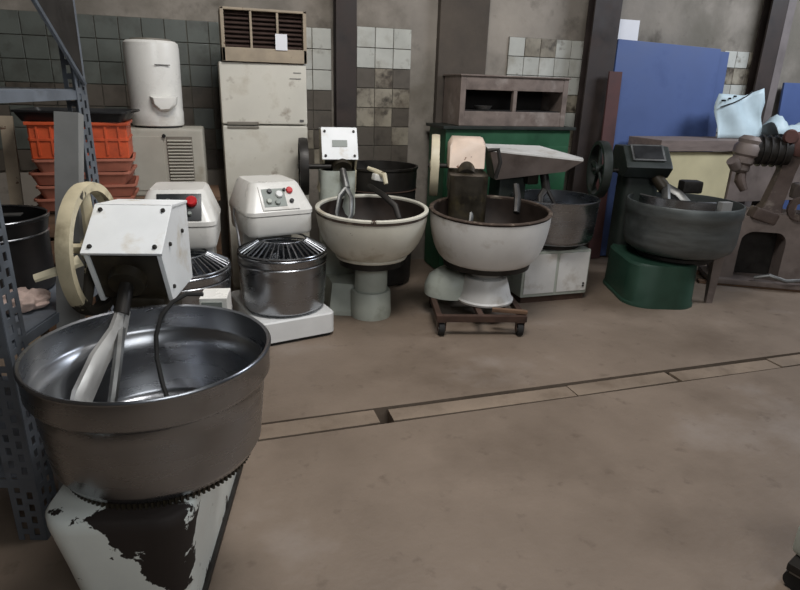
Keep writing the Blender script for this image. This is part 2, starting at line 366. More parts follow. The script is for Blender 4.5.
for i in range(110):
    a = 2*PI*i/110
    for k, rr in ((0, .262), (.25, .262), (.4, .274), (.75, .274)): g.append((rr, a+2*PI/110*k))
gear = MB(); ra = [Vector((r_*math.cos(a), r_*math.sin(a), .487)) for r_, a in g]; rb_ = [Vector((p.x, p.y, .506)) for p in ra]
gear.loft([ra, rb_]); gear.build('ring_gear', 'grease', t, 20)
MB().lathe([(0, .49), (.10, .49), (.10, .51), (0, .51)], 24).build('bearing', 'grease', t)
MB().box((-.16, .49, .67), (.19, .22, .40), bev=.03).build('column', 'grease', t)
HX, HY = -.170, .315
head(t, HX, HY, 1.045, 1.170, .850, .250, .16, 'white_plate', 'white_plate', 'grease', depth=.36, gb=.085)
f = flywheel(t, (HX-.162, HY+.17, 1.015), .235, .045, 'cream_wheel', 5, .35)
MB().cyl((HX-.23, HY+.17, 1.02), (HX-.12, HY+.17, 1.02), .018).build('axle', 'iron', t)
MB().tube([(HX-.265, HY-.05, .975), (HX-.20, HY-.03, .995), (HX-.14, HY+.01, 1.02)], [.016, .018, .024], 8, flat=.6).build('brake_lever', 'cream', t)
MB().box((HX-.07, HY+.17, .88), (.05, .14, .12), bev=.01).build('bracket', 'grease', t)
# boss, shaft and fork arm
MB().cyl((HX-.01, HY+.12, .98), (HX-.01, HY+.03, .925), .075, 24, .06).build('boss', 'grease', t)
sh = Vector((HX-.01, HY+.05, .94)); e1 = Vector((HX-.012, HY-.04, .845))
MB().cyl(sh, e1, .024).build('shaft', 'iron', t)
MB().tube([e1+Vector((.004, .012, .012)), e1+Vector((-.008, -.03, -.05)), (HX-.05, .15, .74), (HX-.085, .085, .65), (HX-.10, .05, .59)], [.026, .034, .036, .038, .030], 10, flat=.62).build('fork_arm', 'arm', t)
MB().tube([e1, e1+Vector((.0, -.02, -.04)), (HX+.005, .16, .74), (HX+.0, .10, .64), (HX-.005, .08, .60)], [.018, .017, .016, .016, .014], 8).build('fork_arm', 'steel_dull', t)
sb = MB().box((.08, .50, .785), (.10, .12, .12), (0, 0, R(4)), bev=.006).build('switch_box', 'white', t)
MB().box((.08, .436, .79), (.075, .008, .085), bev=.003).build('switch_cover', 'label', sb)
MB().cyl((-.02, .50, .76), (.06, .50, .76), .016).build('conduit', 'iron', t)
# cable hanging into the bowl
pts = [(-.05, 2.14, .872), (-.105, 2.115, .885), (-.15, 2.085, .87), (-.19, 2.06, .83), (-.21, 2.035, .77), (-.212, 2.0, .70), (-.20, 1.96, .63), (-.185, 1.92, .585), (-.16, 1.88, .578)]
cb = tag(MB().tube(pts, .008, 8).build('cable', 'rubber'), 'black cable hanging over the rim into the front steel bowl', 'cable')

# ------------------------------------------------------------------ spiral mixers
def spiral_mixer(label, loc, rz, variant):
    t = thing('spiral_mixer', label, 'mixer', loc, rz, 'white spiral mixers')
    MB().loft([rrect(.26, -.27, .45, z, .05) for z in (.025, .155)]+[rrect(.252, -.262, .442, .165, .045)]).build('base', 'white_base', t)
    MB().loft([rrect(.24, -.25, .43, z, .04) for z in (0, .03)]).build('plinth', 'black', t)
    r = .288
    b = MB().lathe([(0, .172), (r-.05, .172), (r-.03, .18), (r-.018, .20), (r-.004, .44), (r, .53), (r+.006, .535), (r+.006, .548), (r, .552), (r-.008, .548), (r-.012, .44), (r-.026, .21), (r-.06, .19), (0, .19)], 72).build('bowl', 'steel', t, 60)
    MB().lathe([(r+.001, .485), (r+.005, .49), (r+.001, .495)], 72).build('bead', 'steel', b)
    MB().cyl((0, 0, .19), (0, 0, .56), .022).build('centre_post', 'steel', t)
    pts = [(.12*math.cos(a*.35)*(.6+.4*math.sin(a*.1)), .06+.10*math.sin(a*.35), .56-.011*a) for a in range(0, 30)]
    MB().tube(pts, .014, 8).build('spiral_hook', 'steel', t)
    # guard of wire bars
    gring = MB().tube([((r-.004)*math.cos(2*PI*i/48), (r-.004)*math.sin(2*PI*i/48), .563) for i in range(48)], .0065, 8, True).build('guard_ring', 'steel', t)
    MB().tube([(.155*math.cos(2*PI*i/36), .155*math.sin(2*PI*i/36), .635) for i in range(36)], .006, 8, True).build('guard_ring', 'steel', t)
    bm_ = MB().tube([(r-.004, 0, .563), (r-.05, 0, .59), (.155, 0, .635)], .0055, 6).mesh('guard_bar', 'steel')
    for i in range(25):
        a = R(180)+PI*(i+.5)/25*1.24-PI*.12
        inst('guard_bar', bm_, t, (0, 0, 0), (0, 0, a))
    MB().box((0, .37, .46), (.36, .16, .62), bev=.03).build('column', 'white', t)
    # head: lower skirt and upper housing
    y0 = -.02 if variant == 'knobs' else .0
    z0, z1, z2 = .655, .79, .985
    MB().loft([rrect(.212, y0+.012, .45, z0, .06), rrect(.218, y0, .45, z0+.02, .06), rrect(.220, y0, .455, z1-.006, .06)]).build('head_skirt', 'white', t)
    MB().loft([rrect(.224, y0-.004, .46, z1, .06), rrect(.226, y0-.004, .46, z1+.025, .06), rrect(.165, y0+.105, .44, z2-.015, .05), rrect(.15, y0+.12, .43, z2, .045)]).build('head_housing', 'white', t)
    a = math.atan2(z2-.015-z1-.025, .109)
    P = thing.__globals__['bpy'].data.objects.new('control_panel', MB().box((0, 0, 0), (.25, .17, .008), bev=.004).mesh('control_panel', 'white' if variant == 'knobs' else 'panel')); COL.objects.link(P)
    P.parent = t; P.location = (.0 if variant == 'knobs' else .02, y0+.047, (z1+.025+z2-.015)/2+.003); P.rotation_euler = (a, 0, 0)
    kn = lambda x, y, r_, mt, h=.018: MB().lathe([(0, 0), (r_, 0), (r_, h*.7), (r_*.8, h), (0, h)], 18, Matrix.Translation((x, y, .004))).build('knob', mt, P)
    if variant == 'knobs':
        MB().box((-.035, .0, .005), (.15, .125, .003)).build('scale_plate', 'label', P)
        kn(.0, .02, .024, 'knobwhite'); kn(-.06, .045, .016, 'panel'); kn(-.075, -.025, .018, 'palegreen'); kn(-.02, -.035, .018, 'label'); kn(.075, .045, .022, 'red'); kn(.075, -.03, .014, 'black'); kn(.04, .05, .010, 'black')
    else:
        kn(.070, .03, .032, 'red', .03); kn(-.06, .035, .014, 'steel_dull'); kn(-.06, -.03, .014, 'black'); kn(.06, -.045, .012, 'label'); MB().box((-.01, .0, .005), (.04, .05, .003)).build('scale_plate', 'steel_dull', P)
    MB().tube([(-.222, .30, .80), (-.25, .22, .76), (-.265, .10, .70), (-.27, .04, .60)], .008, 6).build('guard_hinge', 'steel', t)
    return t
spiral_mixer('white spiral mixer with round knobs and red button beside the enamel bowl mixer', (.432, 3.87, 0), 13, 'knobs')
spiral_mixer('white spiral mixer with black control panel and red button behind the front mixer', (-.200, 3.62, 0), -5, 'panel')

# ------------------------------------------------------------------ enamel bowl fork mixer by the fridge
def fork_tool(t, hx, hy, zg, zb, mt='steel_dull', reach=.30):
    MB().cyl((hx, hy+.10, zg+.05), (hx, hy+.0, zg-.01), .085, 24, .07).build('boss', 'grease', t)
    s0 = Vector((hx, hy+.02, zg)); s1 = Vector((hx+.02, hy-.09, zg-.13))
    MB().cyl(s0, s1, .026).build('shaft', mt, t)
    MB().tube([s1, s1+Vector((.03, -.05, -.06)), s1+Vector((.02, -.12, -.17)), s1+Vector((-.03, -.16, -.26))], [.024, .022, .020, .016], 8, flat=.7).build('fork_arm', mt, t)
    MB().tube([s1, s1+Vector((-.05, -.03, -.05)), s1+Vector((-.08, -.08, -.16)), s1+Vector((-.06, -.12, -.26))], [.024, .022, .020, .016], 8, flat=.7).build('fork_arm', mt, t)
t = thing('fork_mixer', 'cream enamel bowl mixer with bolted white head plate on a round pedestal', 'mixer', (1.07, 3.985, 0), -6, 'bowl mixers along the wall')
round_bowl(t, .387, .805, .47, 'white_bowl', 'bowl_in', 'white_bowl', 3, .016, .58)
MB().lathe([(.385, .768), (.3905, .771), (.3905, .786), (.385, .789)], 64, Matrix.Translation((0, 0, .64)) @ Matrix.Rotation(R(3), 4, 'X') @ Matrix.Translation((0, 0, -.64))).build('rim_band', 'rim', t)
MB().lathe([(.20, .448), (.25, .448), (.256, .458), (.25, .468), (.20, .472)], 48).build('turntable', 'white_bowl', t)
MB().lathe([(0, .40), (.23, .40), (.23, .449), (0, .449)], 40).build('turntable_ring', 'iron', t)
MB().lathe([(0, 0), (.146, 0), (.150, .03), (.142, .19), (.135, .20), (0, .20)], 40).build('pedestal_foot', 'palegreen', t)
MB().lathe([(.118, .20), (.118, .39), (.112, .402), (0, .402)], 40).build('pedestal', 'palegreen', t)
MB().loft([[Vector((x, y, z)) for x, y in ((-.30, .02), (-.06, -.04), (-.06, .5), (-.34, .5))] for z in (0, .03)]+[[Vector((x, y, z)) for x, y in ((-.27, .10), (-.06, .02), (-.06, .5), (-.32, .5))] for z in (.22,)]).build('foot', 'palegreen', t, 20)
MB().loft([rrect(.13, .32, .60, z, .05, -.20) for z in (0, .6, 1.0)]).build('column', 'palegreen', t)
head(t, -.185, .33, 1.085, 1.29, .99, .25, .10, 'white_plate', 'cream', 'grease', depth=.34, boltr=.010)
MB().box((-.185, .369, 1.193), (.11, .05, .004), (math.atan2(.205, .10), 0, 0)).build('name_plate', 'label', t)
MB().loft([rrect(.14, .36, .62, .84, .05, -.20), rrect(.128, .34, .62, 1.0, .05, -.185)]).build('neck', 'cream', t)
fork_tool(t, -.17, .33, 1.02, .5)
flywheel(t, (-.45, .33, 1.03), .20, .06, 'iron', 5, .2)
MB().cyl((-.49, .36, 1.03), (-.25, .36, 1.03), .018).build('axle', 'iron', t)
MB().tube([(.02, .36, 1.02), (.08, .33, 1.0), (.13, .27, .98), (.14, .24, .92)], [.014, .018, .022, .016], 8).build('lever', 'cream', t)
MB().box((.10, .32, .955), (.10, .06, .05), (0, .2, .3), bev=.012).build('latch', 'white', t)
MB().tube([(.02, .30, .90), (.10, .12, .86), (.17, .03, .80), (.19, -.02, .72)], [.02, .022, .022, .018], 8, flat=.6).build('scraper_arm', 'iron', t)
# dark tub behind it
t = thing('dark_tub', 'dark iron tub standing behind the cream enamel bowl', 'tub', (1.34, 4.78, 0))
MB().lathe([(0, .02), (.26, .02), (.28, .04), (.31, .96), (.318, .97), (.318, .985), (.302, .985), (.27, .06), (0, .05)], 56).build('tub_body', 'iron', t)
MB().lathe([(.30, .80), (.312, .805), (.306, .81)], 56).build('hoop', 'rust', t)
for a in (45, 135, 225, 315): MB().cyl((.22*math.cos(R(a)), .22*math.sin(R(a)), 0), (.22*math.cos(R(a)), .22*math.sin(R(a)), .03), .03, 12).build('foot', 'rubber', t)

# ------------------------------------------------------------------ chalky bowl mixer on its dolly
bzz = .0
D = thing('dolly', 'rusty angle-iron dolly on casters under the chalky white bowl mixer', 'dolly', (1.76, 3.66, 0), -14)
for (c, s) in (((0, -.24, .125), (.62, .04, .045)), ((0, .30, .125), (.62, .04, .045)), ((-.29, .03, .125), (.04, .52, .045)), ((.29, .03, .125), (.04, .52, .045)), ((0, .03, .13), (.04, .52, .03))):
    MB().box(c, s, bev=.004).build('frame_rail', 'rust', D)
MB().box((.20, -.20, .165), (.24, .035, .025), (0, 0, R(-12)), bev=.004).build('wedge_stick', 'wood', D)
for x in (-.27, .27):
    for y in (-.235, .295):
        k = MB().cyl((x-.018, y, .045), (x+.018, y, .045), .045, 20).build('caster_wheel', 'rubber', D)
        MB().cyl((x-.021, y, .045), (x+.021, y, .045), .018, 14).build('caster_hub', 'steel_dull', k)
        fk = MB(); fk.box((x-.026, y, .07), (.005, .035, .07)); fk.box((x+.026, y, .07), (.005, .035, .07)); fk.box((x, y, .103), (.06, .05, .008)); fk.build('caster_fork', 'rust', k)
t = thing('fork_mixer', 'chalky white bowl mixer with domed cream-pink head standing on a dolly', 'mixer', (1.885, 3.80, 0), -20, 'bowl mixers along the wall')
round_bowl(t, .425, .805, .44, 'white_bowl2', 'bowl_in', 'rim', 3, .010, .72)
MB().lathe([(0, .385), (.28, .385), (.31, .395), (.315, .43), (.27, .44), (0, .44)], 56).build('turntable', 'iron', t)
bz = .149
MB().lathe([(0, bz), (.205, bz), (.21, bz+.015), (.195, bz+.025), (.165, .28), (.15, .325), (.12, .335), (0, .335)], 40, Matrix.Translation((.0, -.07, 0))).build('base_casting', 'white_bowl2', t)
MB().loft([[Vector((-.24+math.cos(a)*w_, .02+math.sin(a)*d_, z)) for a in [2*PI*i/28 for i in range(28)]] for z, w_, d_ in ((bz, .20, .17), (.22, .20, .17), (.29, .17, .15), (.34, .10, .10), (.35, .05, .05))]).build('gear_casting', 'palegreen', t)
MB().lathe([(0, .32), (.105, .32), (.11, .33), (.105, .38), (.095, .395), (0, .395)], 32, Matrix.Translation((.0, -.07, 0))).build('pedestal', 'white_bowl2', t)
MB().loft([rrect(.14, .14, .50, z, .05, -.15) for z in (bz, .6, 1.0)]).build('column', 'grease', t)
HXb, HYb = -.16, .33
MB().loft([[Vector((HXb+sx*wd, HYb+y, z)) for sx, y, z in ((-1, .02, 1.03), (1, .02, 1.03), (1, .05, 1.19), (.8, .08, 1.235), (-.8, .08, 1.235), (-1, .05, 1.19))] for wd in (.13,)]+
          [[Vector((HXb+sx*.14, HYb+y, z)) for sx, y, z in ((-1, .10, 1.03), (1, .10, 1.03), (1, .12, 1.20), (.8, .13, 1.25), (-.8, .13, 1.25), (-1, .12, 1.20))]]+
          [[Vector((HXb+sx*.14, HYb+y, z)) for sx, y, z in ((-1, .36, 1.03), (1, .36, 1.03), (1, .36, 1.19), (.8, .36, 1.24), (-.8, .36, 1.24), (-1, .36, 1.19))]]).build('head_cover', 'cream_pink', t, 60)
MB().loft([rrect(.135, HYb+.03, HYb+.34, .86, .05, HXb), rrect(.13, HYb+.02, HYb+.34, 1.03, .05, HXb)]).build('gearbox', 'grease', t)
fork_tool(t, HXb, HYb, .98, .5, 'steel_dull')
flywheel(t, (-.40, .46, 1.03), .23, .06, 'cream', 5, .2)
MB().cyl((-.45, .46, 1.03), (-.2, .46, 1.03), .018).build('axle', 'iron', t)
MB().tube([(.0, .42, 1.16), (.07, .40, 1.17), (.09, .38, 1.08), (.06, .36, .96)], .016, 8).build('brake_handle', 'iron', t)
MB().tube([(.20, .22, .94), (.21, .16, .86), (.20, .08, .76)], [.03, .034, .03], 8, flat=.7).build('scraper_arm', 'iron', t)

# ------------------------------------------------------------------ steel bowl mixer with wedge head
t = thing('fork_mixer', 'steel bowl mixer with flat pale wedge-shaped head and square white base', 'mixer', (2.625, 4.15, 0), 0, 'bowl mixers along the wall')
MB().lathe([(0, .46), (.26, .46), (.305, .475), (.322, .51), (.333, .66), (.338, .79), (.345, .796), (.345, .806), (.338, .81), (.330, .806), (.325, .66), (.312, .53), (.24, .48), (0, .478)], 72).build('bowl', 'steel', t, 60)
MB().lathe([(0, .42), (.22, .42), (.22, .46), (0, .46)], 40).build('turntable', 'iron', t)
ba = MB().box((-.055, .08, .235), (.60, .60, .37), bev=.012).build('base', 'palegreen', t)
ba['label'] = 'square white base box with rusted lower edge'
MB().box((-.20, -.224, .24), (.27, .008, .32), bev=.003).build('base_panel', 'white_bowl2', t)
MB().box((.095, -.224, .24), (.27, .008, .32), bev=.003).build('base_panel', 'white_bowl2', t)
MB().box((-.055, .08, .025), (.57, .57, .05)).build('plinth', 'rust', t)
bm_ = bolt_mesh(.009, .006)
inst('bolt', bm_, t, (.20, -.229, .14), (PI/2, 0, 0)); inst('bolt', bm_, t, (.20, -.229, .12), (PI/2, 0, 0))
MB().box((-.28, .30, .70), (.24, .20, .62), bev=.02).build('column', 'darkgreen', t)
# wedge: flat top, underside rising towards the tip
top = [(-.55, .10), (-.46, .42), (.02, .36), (.24, .06), (.17, -.06)]
low = [(-.46, .16), (-.42, .40), (-.10, .34), (.10, .08), (.06, .0)]
MB().loft([[Vector((x, y, z)) for (x, y), z in zip(low, (.92, .92, .93, 1.0, 1.0))], [Vector((x, y, z)) for (x, y), z in zip(top, (1.145, 1.16, 1.15, 1.085, 1.085))]]).build('head', 'castgrey', t, 20)
MB().loft([[Vector((x, y, z)) for (x, y), z in zip(top, (1.146, 1.161, 1.151, 1.086, 1.086))], [Vector((x*1.02, y*1.01, z)) for (x, y), z in zip(top, (1.160, 1.175, 1.165, 1.10, 1.10))]]).build('head_lid', 'white_bowl2', t, 20)
MB().cyl((-.06, .14, 1.02), (-.03, .10, .84), .035).build('shaft', 'iron', t)
MB().tube([(-.03, .10, .86), (-.0, .05, .78), (.03, .0, .70), (.0, -.05, .60)], [.03, .026, .024, .018], 8, flat=.6).build('fork_arm', 'iron', t)
MB().tube([(-.03, .10, .86), (-.10, .06, .80), (-.13, .0, .70)], [.03, .026, .02], 8, flat=.6).build('fork_arm', 'iron', t)
MB().box((-.14, .18, .94), (.10, .10, .12), bev=.015).build('gearbox', 'grease', t)

# ------------------------------------------------------------------ big dark grey bowl mixer, green base
t = thing('fork_mixer', 'large dark grey bowl mixer with black head, small screen and green base', 'mixer', (3.62, 3.85, 0), -18, 'bowl mixers along the wall')
rb, zr = .437, .80
MB().lathe([(0, .39), (.27, .39), (.35, .405), (.405, .44), (.424, .50), (.430, .62), (.431, .70), (.437, .71), (.437, .79), (.432, .80), (.422, .80), (.418, .70), (.412, .52), (.39, .46), (.33, .43), (0, .42)], 72).build('bowl', 'darkbowl', t, 50)
MB().lathe([(0, .34), (.28, .34), (.30, .36), (.30, .385), (.2, .395), (0, .395)], 48).build('turntable', 'iron', t)
MB().loft([rrect(h_, -.36, .44, z, .20, -.17, 8) for h_, z in ((.29, 0), (.29, .02), (.28, .03), (.27, .33), (.25, .35))]).build('base', 'greenbase', t)
MB().loft([rrect(.15, .30, .54, z, .05, -.24) for z in (.2, .6, 1.02)]).build('column', 'darkgreen', t)
hp = [(.16, 1.03), (.20, 1.07), (.33, 1.19), (.54, 1.18), (.58, 1.10), (.58, .96), (.24, .94)]
MB().prism(hp, -.44, -.06, bev=.015).build('head', 'darkgreen', t)
a = math.atan2(.12, .13)
sc = MB().box((0, 0, 0), (.27, .17, .012), bev=.003).build('screen_frame', 'steel_dull', t); sc.location = (-.25, .262, 1.140); sc.rotation_euler = (a, 0, 0)
MB().box((0, 0, .007), (.235, .135, .004)).build('screen', 'black', sc)
flywheel(t, (-.60, .36, .98), .235, .07, 'darkgreen', 5, .2)
MB().cyl((-.66, .36, .98), (-.4, .36, .98), .018).build('axle', 'iron', t)
MB().cyl((-.16, .30, .97), (-.10, .16, .86), .05).build('boss', 'grease', t)
MB().tube([(-.10, .16, .88), (-.03, .06, .84), (.06, -.02, .74), (.08, -.08, .62)], [.04, .04, .034, .024], 8, flat=.7).build('fork_arm', 'steel_dull', t)
MB().tube([(-.10, .16, .88), (-.14, .02, .80), (-.14, -.10, .66)], [.04, .036, .026], 8, flat=.7).build('fork_arm', 'steel_dull', t)
MB().lathe([(.385, .80), (.425, .80), (.425, .86), (.418, .865), (.385, .86)], 30, None, R(195), R(275)).build('guard_band', 'steel', t)
MB().box((.12, -.385, .82), (.09, .05, .09), (0, 0, R(15)), bev=.004).build('guard_clip', 'channel', t)
MB().box((.07, .10, .90), (.16, .12, .10), bev=.02).build('scraper', 'iron', t)
MB().loft([[Vector((.27+x*s_, -.155+y*s_, z)) for x, y in ((-.035, -.03), (.035, -.03), (.035, .03), (-.035, .03))] for z, s_ in ((0, .7), (.10, .8), (.40, 1.15))]).build('support_leg', 'castgrey', t)

# ------------------------------------------------------------------ old brown cast machine at the right
t = thing('old_mixer', 'old brown cast-iron mixer with arched frame and motor drum at the right', 'mixer', (4.72, 3.95, 0), -30)
def arch(x0, x1, y0, y1, mt):
    a = MB(); out = [(-.42, 0), (-.40, .40), (-.34, .58), (-.20, .66), (.30, .66), (.40, .56), (.44, .30), (.46, 0)]
    inn = [(-.28, .0)]+[(-.28+.0, .34)]+[(-.17-.11*math.cos(R(q)), .40+.10*math.sin(R(q))) for q in range(20, 91, 14)]+[(.0+.08*math.sin(R(q)), .40+.10*math.cos(R(q))) for q in range(0, 91, 15)]+[(.08, .0)]
    poly = out[:1]+out[1:]+inn[::-1]
    a.prism(poly, y0, y1, 'y', None, .0)
    return a
arch(0, 0, -.16, .16, 'castgrey').build('frame', 'castgrey', t, 40)
MB().box((-.10, .10, .30), (.40, .10, .58)).build('frame_back', 'iron', t)
MB().box((.02, 0, .045), (1.0, .42, .05), bev=.012).build('foot_plate', 'castgrey', t)
for y in (-.15, .15): MB().box((0.0, y, .012), (1.1, .08, .024), bev=.003).build('skid', 'wood', t)
MB().loft([[Vector((x*s_+cx, y*s_, z)) for x, y in ((-.07, -.07), (.07, -.07), (.07, .07), (-.07, .07))] for z, s_, cx in ((.62, 1.5, -.08), (.72, 1., -.05), (1.0, .85, .0), (1.16, 1.0, .02))]).build('upright', 'cast', t, 30)
MB().cyl((-.30, -.02, 1.17), (-.02, -.02, 1.17), .115, 28).build('motor_drum', 'iron', t)
for k in range(4): MB().lathe([(.112, -.006), (.132, -.006), (.132, .006), (.118, .006)], 28, Matrix.Translation((-.24+k*.055, -.02, 1.17)) @ Matrix.Rotation(PI/2, 4, 'Y')).build('cooling_fin', 'iron', t)
MB().lathe([(0, -.05), (.07, -.05), (.10, -.03), (.10, .03), (.07, .05), (0, .05)], 20, Matrix.Translation((.04, -.06, 1.24)) @ Matrix.Rotation(PI/2, 4, 'X')).build('gear_case', 'castred', t)
MB().lathe([(0, -.03), (.05, -.03), (.06, 0), (.05, .03), (0, .03)], 16, Matrix.Translation((-.06, -.10, 1.30)) @ Matrix.Rotation(PI/2, 4, 'X')).build('gear_cap', 'castred', t)
MB().cyl((.10, -.02, 1.20), (.42, -.02, 1.16), .07, 20, .05).build('shaft_housing', 'cast', t)
MB().lathe([(.10, -.03), (.17, -.03), (.17, .03), (.10, .03), (.10, -.03)], 30, Matrix.Translation((.40, -.03, 1.16)) @ Matrix.Rotation(PI/2, 4, 'Y')).build('pulley', 'iron', t)
MB().lathe([(0, -.16), (.05, -.16), (.075, -.13), (.07, -.09), (.09, -.07), (.085, -.02), (.105, 0), (.105, .06), (.085, .09), (.09, .12), (.06, .15), (0, .155)], 24, Matrix.Translation((-.36, -.06, 1.14)) @ Matrix.Rotation(R(8), 4, 'Y')).build('vertical_motor', 'castgrey', t)
MB().cyl((-.42, -.10, 1.03), (-.47, -.13, 1.09), .05, 16).build('motor_cap', 'castgrey', t)
MB().tube([(-.36, -.06, .99), (-.37, -.10, .92), (-.33, -.13, .84)], [.04, .045, .03], 10).build('hook_arm', 'cast', t)
MB().loft([rrect(.13*k_, -.19*k_-.06, .10, z, .03, .40) for z, k_ in ((.93, .85), (.99, 1.), (1.0, 1.), (1.0, .94), (.95, .8))]).build('feed_tray', 'benchgrey', t)
MB().cyl((.36, -.03, .88), (.36, -.03, .94), .05, 16).build('tray_post', 'cast', t)
MB().box((.26, .0, .84), (.30, .26, .14), bev=.03).build('gear_box', 'castgrey', t)
MB().lathe([(.05, -.02), (.10, -.02), (.10, .02), (.05, .02), (.05, -.02)], 24, Matrix.Translation((.12, -.17, .72)) @ Matrix.Rotation(PI/2, 4, 'X')).build('flange_ring', 'cast', t)
MB().tube([(-.12, -.2, .10), (-.02, -.24, .14), (.12, -.24, .10), (.30, -.22, .12)], .018, 8).build('pedal_bar', 'steel_dull', t)
MB().box((-.14, -.13, .64), (.22, .12, .10), (0, .3, .2), bev=.02).build('bearing_block', 'cast', t)

# ------------------------------------------------------------------ refrigerator, louvred unit, dryer, heater
t = thing('refrigerator', 'tall off-white two-door refrigerator with stained doors against the tiled wall', 'refrigerator', (.425, 4.60, 0), -1)
MB().box((0, .32, .865), (.61, .56, 1.72), bev=.012).build('cabinet', 'fridge', t)
u = MB().box((0, .008, 1.515), (.605, .06, .415), bev=.014).build('door', 'fridge', t)
l = MB().box((0, .008, .685), (.605, .06, 1.225), bev=.014).build('door', 'fridge', t)
MB().box((-.16, -.024, 1.313), (.22, .012, .022), bev=.004).build('handle', 'slat', u)
MB().box((-.16, -.024, 1.285), (.22, .012, .014), bev=.004).build('handle', 'slat', l)
MB().box((.26, -.023, 1.335), (.03, .004, .016)).build('badge', 'print', u)
MB().box((.235, -.0235, 1.665), (.055, .003, .005)).build('brand_mark', 'print', u)
MB().box((.22, -.0235, 1.625), (.08, .003, .005)).build('brand_mark', 'print', u)
MB().box((0, .3, .008), (.56, .5, .016)).build('plinth', 'black', t)

t = thing('louvred_unit', 'worn cream air unit frame with brown louvres lying on the refrigerator', 'air unit', (.44, 4.74, 1.727), 0)
F_ = [((-.278, .0, .17), (.024, .36, .34)), ((.278, 0, .17), (.024, .36, .34)), ((0, 0, .332), (.58, .36, .016)), ((0, 0, .045), (.58, .36, .09))]
for c, s in F_: MB().box(c, s, bev=.004).build('frame_rail', 'acframe', t)
for x in (-.09, .09): MB().box((x, -.165, .20), (.016, .02, .25), bev=.003).build('mullion', 'acframe', t)
MB().box((0, .02, .20), (.53, .02, .25)).build('core', 'slatbrown', t)
sm = MB().box((0, 0, 0), (.165, .05, .006), (R(35), 0, 0)).mesh('slat', 'slatbrown')
for x in (-.18, 0, .18):
    for k in range(8): inst('slat', sm, t, (x, -.13, .11+k*.029))
MB().box((.112, -.184, .135), (.082, .006, .105), bev=.001).build('paper_tag', 'paper', t)

t = thing('stand_table', 'low wooden stand carrying the louvred heater behind the spiral mixers', 'stand', (-.26, 4.62, 0))
MB().box((0, 0, .815), (.66, .50, .03), bev=.004).build('tabletop', 'wood', t)
for x in (-.29, .29):
    for y in (-.21, .21): MB().box((x, y, .40), (.05, .05, .80), bev=.003).build('leg', 'wood', t)
t = thing('heater', 'grey-white heater box with a side louvre panel under the spin dryer', 'heater', (-.26, 4.60, .831), -2)
MB().box((0, 0, .225), (.50, .34, .45), bev=.02).build('casing', 'heater', t)
MB().box((.095, -.172, .235), (.165, .008, .33), bev=.003).build('louvre_panel', 'slat', t)
sm = MB().box((0, 0, 0), (.155, .02, .006), (R(30), 0, 0)).mesh('slat', 'heater')
for k in range(14): inst('slat', sm, t, (.095, -.178, .095+k*.0215))
MB().box((-.11, -.172, .22), (.20, .006, .36), bev=.003).build('front_panel', 'heater', t)
MB().cyl((.0, -.17, .405), (.0, -.19, .405), .012, 14).build('knob', 'black', t)
MB().cyl((-.235, -.165, .09), (-.235, -.185, .09), .014, 14).build('foot_knob', 'black', t)
t = thing('spin_dryer', 'white cylindrical spin dryer with a spout standing on the heater', 'spin dryer', (-.305, 4.62, 1.283), 0)
MB().lathe([(0, .012), (.165, .012), (.170, .02), (.172, .10), (.168, .12), (.170, .14), (.176, .50), (.172, .535), (.155, .55), (0, .552)], 56).build('drum', 'white', t)
MB().lathe([(0, .552), (.13, .552), (.128, .562), (0, .57)], 40).build('lid', 'slat', t)
MB().lathe([(0, 0), (.155, 0), (.155, .014), (0, .014)], 40).build('foot_ring', 'black', t)
MB().loft([[Vector((.06+x*s_, -.168-d_, .165+z*s_)) for x, z in ((-.085, .04), (.085, .04), (.08, -.01), (.04, -.05), (-.03, -.055), (-.075, -.01))] for d_, s_ in ((-.02, 1.), (.012, 1.), (.035, .9), (.045, .75))]).build('spout', 'white', t, 40)
MB().box((.07, -.165, .40), (.10, .004, .006), (0, 0, R(22))).build('brand_mark', 'print', t)

# ------------------------------------------------------------------ green cabinet with scorched oven frame on it
t = thing('green_cabinet', 'green steel cabinet under the scorched oven box', 'cabinet', (2.53, 5.03, 0))
MB().box((0, 0, .64), (1.20, .40, 1.26), bev=.01).build('body', 'green', t)
MB().box((0, -.01, 1.283), (1.27, .44, .026), bev=.004).build('top', 'darkgreen', t)
for x in (-.31, .31): MB().box((x*.96, -.204, .60), (.57, .012, 1.05), bev=.004).build('door', 'green', t)
MB().box((0, 0, .008), (1.16, .36, .016)).build('plinth', 'black', t)
t = thing('oven_box', 'scorched metal oven box with two dark openings on the green cabinet', 'oven', (2.555, 5.03, 1.297))
for c, s in (((-.485, 0, .20), (.05, .38, .40)), ((.485, 0, .20), (.05, .38, .40)), ((0, 0, .06), (.92, .376, .12)), ((0, 0, .345), (.92, .376, .11)), ((0, -.165, .205), (.035, .045, .172))):
    MB().box(c, s, bev=.006).build('frame_panel', 'oven', t)
MB().box((0, 0, .405), (1.04, .41, .012), bev=.003).build('lid', 'oven', t)
MB().box((0, .17, .2), (.92, .02, .19)).build('back_panel', 'oven_in', t)
MB().box((0, -.0, .122), (.92, .34, .012)).build('deck', 'oven_in', t)
tag(MB().lathe([(0, 0), (.05, 0), (.075, .035), (.078, .035), (.055, -.004+.006), (0, .006)], 24).build('metal_dish', 'steel_dull', loc=(2.30, 4.93, 1.4255)), 'small metal dish inside the left opening of the oven box', 'dish')

